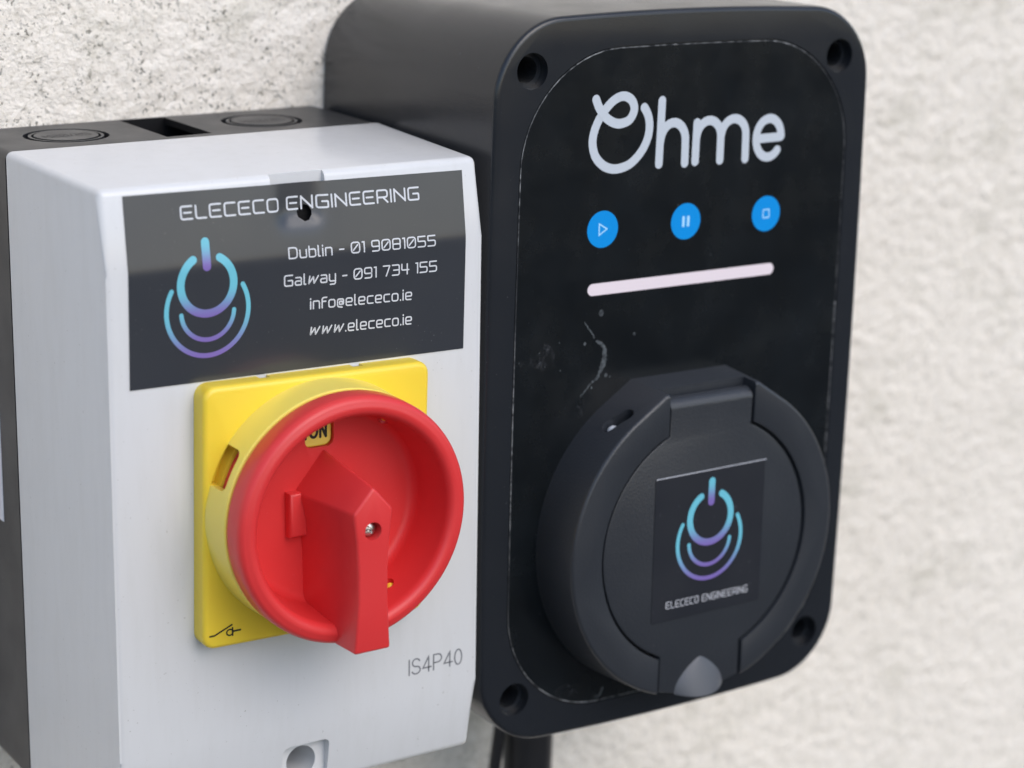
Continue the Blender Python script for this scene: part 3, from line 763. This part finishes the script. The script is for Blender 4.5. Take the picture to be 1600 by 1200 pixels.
bmesh.ops.bevel(bm, geom=ee, offset=.00042, segments=2, profile=.5, affect='EDGES', clamp_overlap=True); bm.to_mesh(hd.data); bm.free(); finish(hd, 35)
hd.parent = chg
bm = bmesh.new(); bmesh.ops.create_icosphere(bm, subdivisions=3, radius=1.7)
for v__ in bm.verts: v__.co = v__.co + ctr - axd*2.6 - rad*1.5
o = obj('latch_pin', bm, M['steel'], hd, 40); M['pin'] = mat('pin_metal', (.75, .77, .8), .5, .5, .2); o.data.materials[0] = M['pin']
# lid
LO = lid_outline(33.9, 13.75, 41.0, -44, rb=43.4)
bm = loft([(LO, -11.6), (LO, -14.9)]); bmesh.ops.recalc_face_normals(bm, faces=bm.faces)
top = [e for e in bm.edges if all(abs(v.co.y+14.9) < .01 and abs(v.co.z-(SC+41)) < .01 for v in e.verts)]
oth = [e for e in bm.edges if all(abs(v.co.y+14.9) < .01 for v in e.verts) and e not in top]
bmesh.ops.bevel(bm, geom=top, offset=3.0, segments=8, profile=.5, affect='EDGES')
oth = [e for e in bm.edges if all(abs(v.co.y+14.9) < .01 for v in e.verts) and len(e.link_faces) == 2 and e.calc_face_angle(0) > .6]
bmesh.ops.bevel(bm, geom=oth, offset=.5, segments=2, profile=.5, affect='EDGES')
ld = obj('socket_lid', bm, M['lid'], chg, 35)
# thumb lift: a swelling that grows towards the lid's lower edge
bm = bmesh.new(); rows = []
NT, NS = 22, 24
for i in range(NT+1):
    t = i/NT; row = []
    hw = 8.3*sin(min(1, t*1.02)*pi/2)**.75 + .01; 
    for j in range(NS+1):
        s_ = -1+2*j/NS; x = hw*s_*1.0
        pr_ = 3.6*(t**.85)*max(0, 1-abs(s_)**2.2)
        z = SC-33.3-10.3*t + (x*x/90.)*t
        row.append(bm.verts.new((x, -14.88-pr_, z)))
    rows.append(row)
for a, b in zip(rows, rows[1:]):
    for j in range(NS): bm.faces.new((a[j], a[j+1], b[j+1], b[j]))
lastrow = rows[-1]; lo = [bm.verts.new((v.co.x*.96, -14.7, v.co.z-.05)) for v in lastrow]
for j in range(NS): bm.faces.new((lastrow[j], lastrow[j+1], lo[j+1], lo[j]))
bmesh.ops.remove_doubles(bm, verts=bm.verts, dist=.02)
obj('thumb_lift', bm, M['thumb'], ld, 60)
# square sticker on the lid
ST = rrect(.95, -43.6, 18.6, 20.3, .4, 3, rot=.012)
st = obj('lid_sticker', loft([(ST, -14.88), (ST, -15.05), (offset(ST, .12), -15.08)]), M['vinyl2'], ld, 0)
def on_st(x, z, l=0): return (x, -15.1-l, z)
o = emblem('round_emblem', 1.1, -36.55, 7.1, on_st, None, .98); o.parent = ld
o = text('lid_lettering', list('ELECECO ENGINEERING'), -12.6, 15.3, -60.5, 1.85, .23, on_st, M['ink2'], None, gap=.40); o.parent = ld
bm = bmesh.new(); ribbon(bm, [(ST[9][0] if False else -17.6, -23.4), (19.5, -23.0)], .32, on_st, lift=.01); orient(bm)
M['edge'] = mat('film_edge', (.42, .43, .47), .4); obj('sticker_edge', bm, M['edge'], ld, 0, False)

# ================================================================== CABLES under the charger
def tube(name, pts, r, material, label, cat, n=24):
    bm = bmesh.new(); q = []
    P3 = [Vector(p) for p in pts]
    for i in range(len(P3)-1):
        p0, p1, p2, p3 = [P3[max(0, min(len(P3)-1, k))] for k in (i-1, i, i+1, i+2)]
        for t in range(10):
            s = t/10; q.append(.5*((2*p1)+(p2-p0)*s+(2*p0-5*p1+4*p2-p3)*s*s+(3*p1-p0-3*p2+p3)*s**3))
    q.append(P3[-1]); rows = []
    for i, p in enumerate(q):
        d_ = (q[min(len(q)-1, i+1)]-q[max(0, i-1)]).normalized(); a = d_.cross(Vector((0, 1, 0))).normalized(); b = d_.cross(a)
        rows.append([bm.verts.new(p+a*r*cos(2*pi*k/n)+b*r*sin(2*pi*k/n)) for k in range(n)])
    for a, b in zip(rows, rows[1:]):
        for k in range(n): bm.faces.new((a[k], a[(k+1) % n], b[(k+1) % n], b[k]))
    bm.faces.new(rows[0]); bm.faces.new(rows[-1])
    o = obj(name, bm, material, None, 60); o['label'] = label; o['category'] = cat; return o
tube('supply_cable', [(157, 60, -150), (157.2, 60, -185), (157.5, 62, -240), (158, 68, -340), (158, 72, -700), (158, 74, -1150)], 7.5, M['rubber'], 'thick black supply cable running down from under the charger', 'cable')
tube('data_cable', [(149, 60, -150), (147.6, 60, -178), (145.2, 61, -204), (143, 66, -250), (141, 80, -330), (141, 85, -700), (141, 85, -1150)], 1.9, M['rubber'], 'thin black cable hanging beside the thick one under the charger', 'cable')
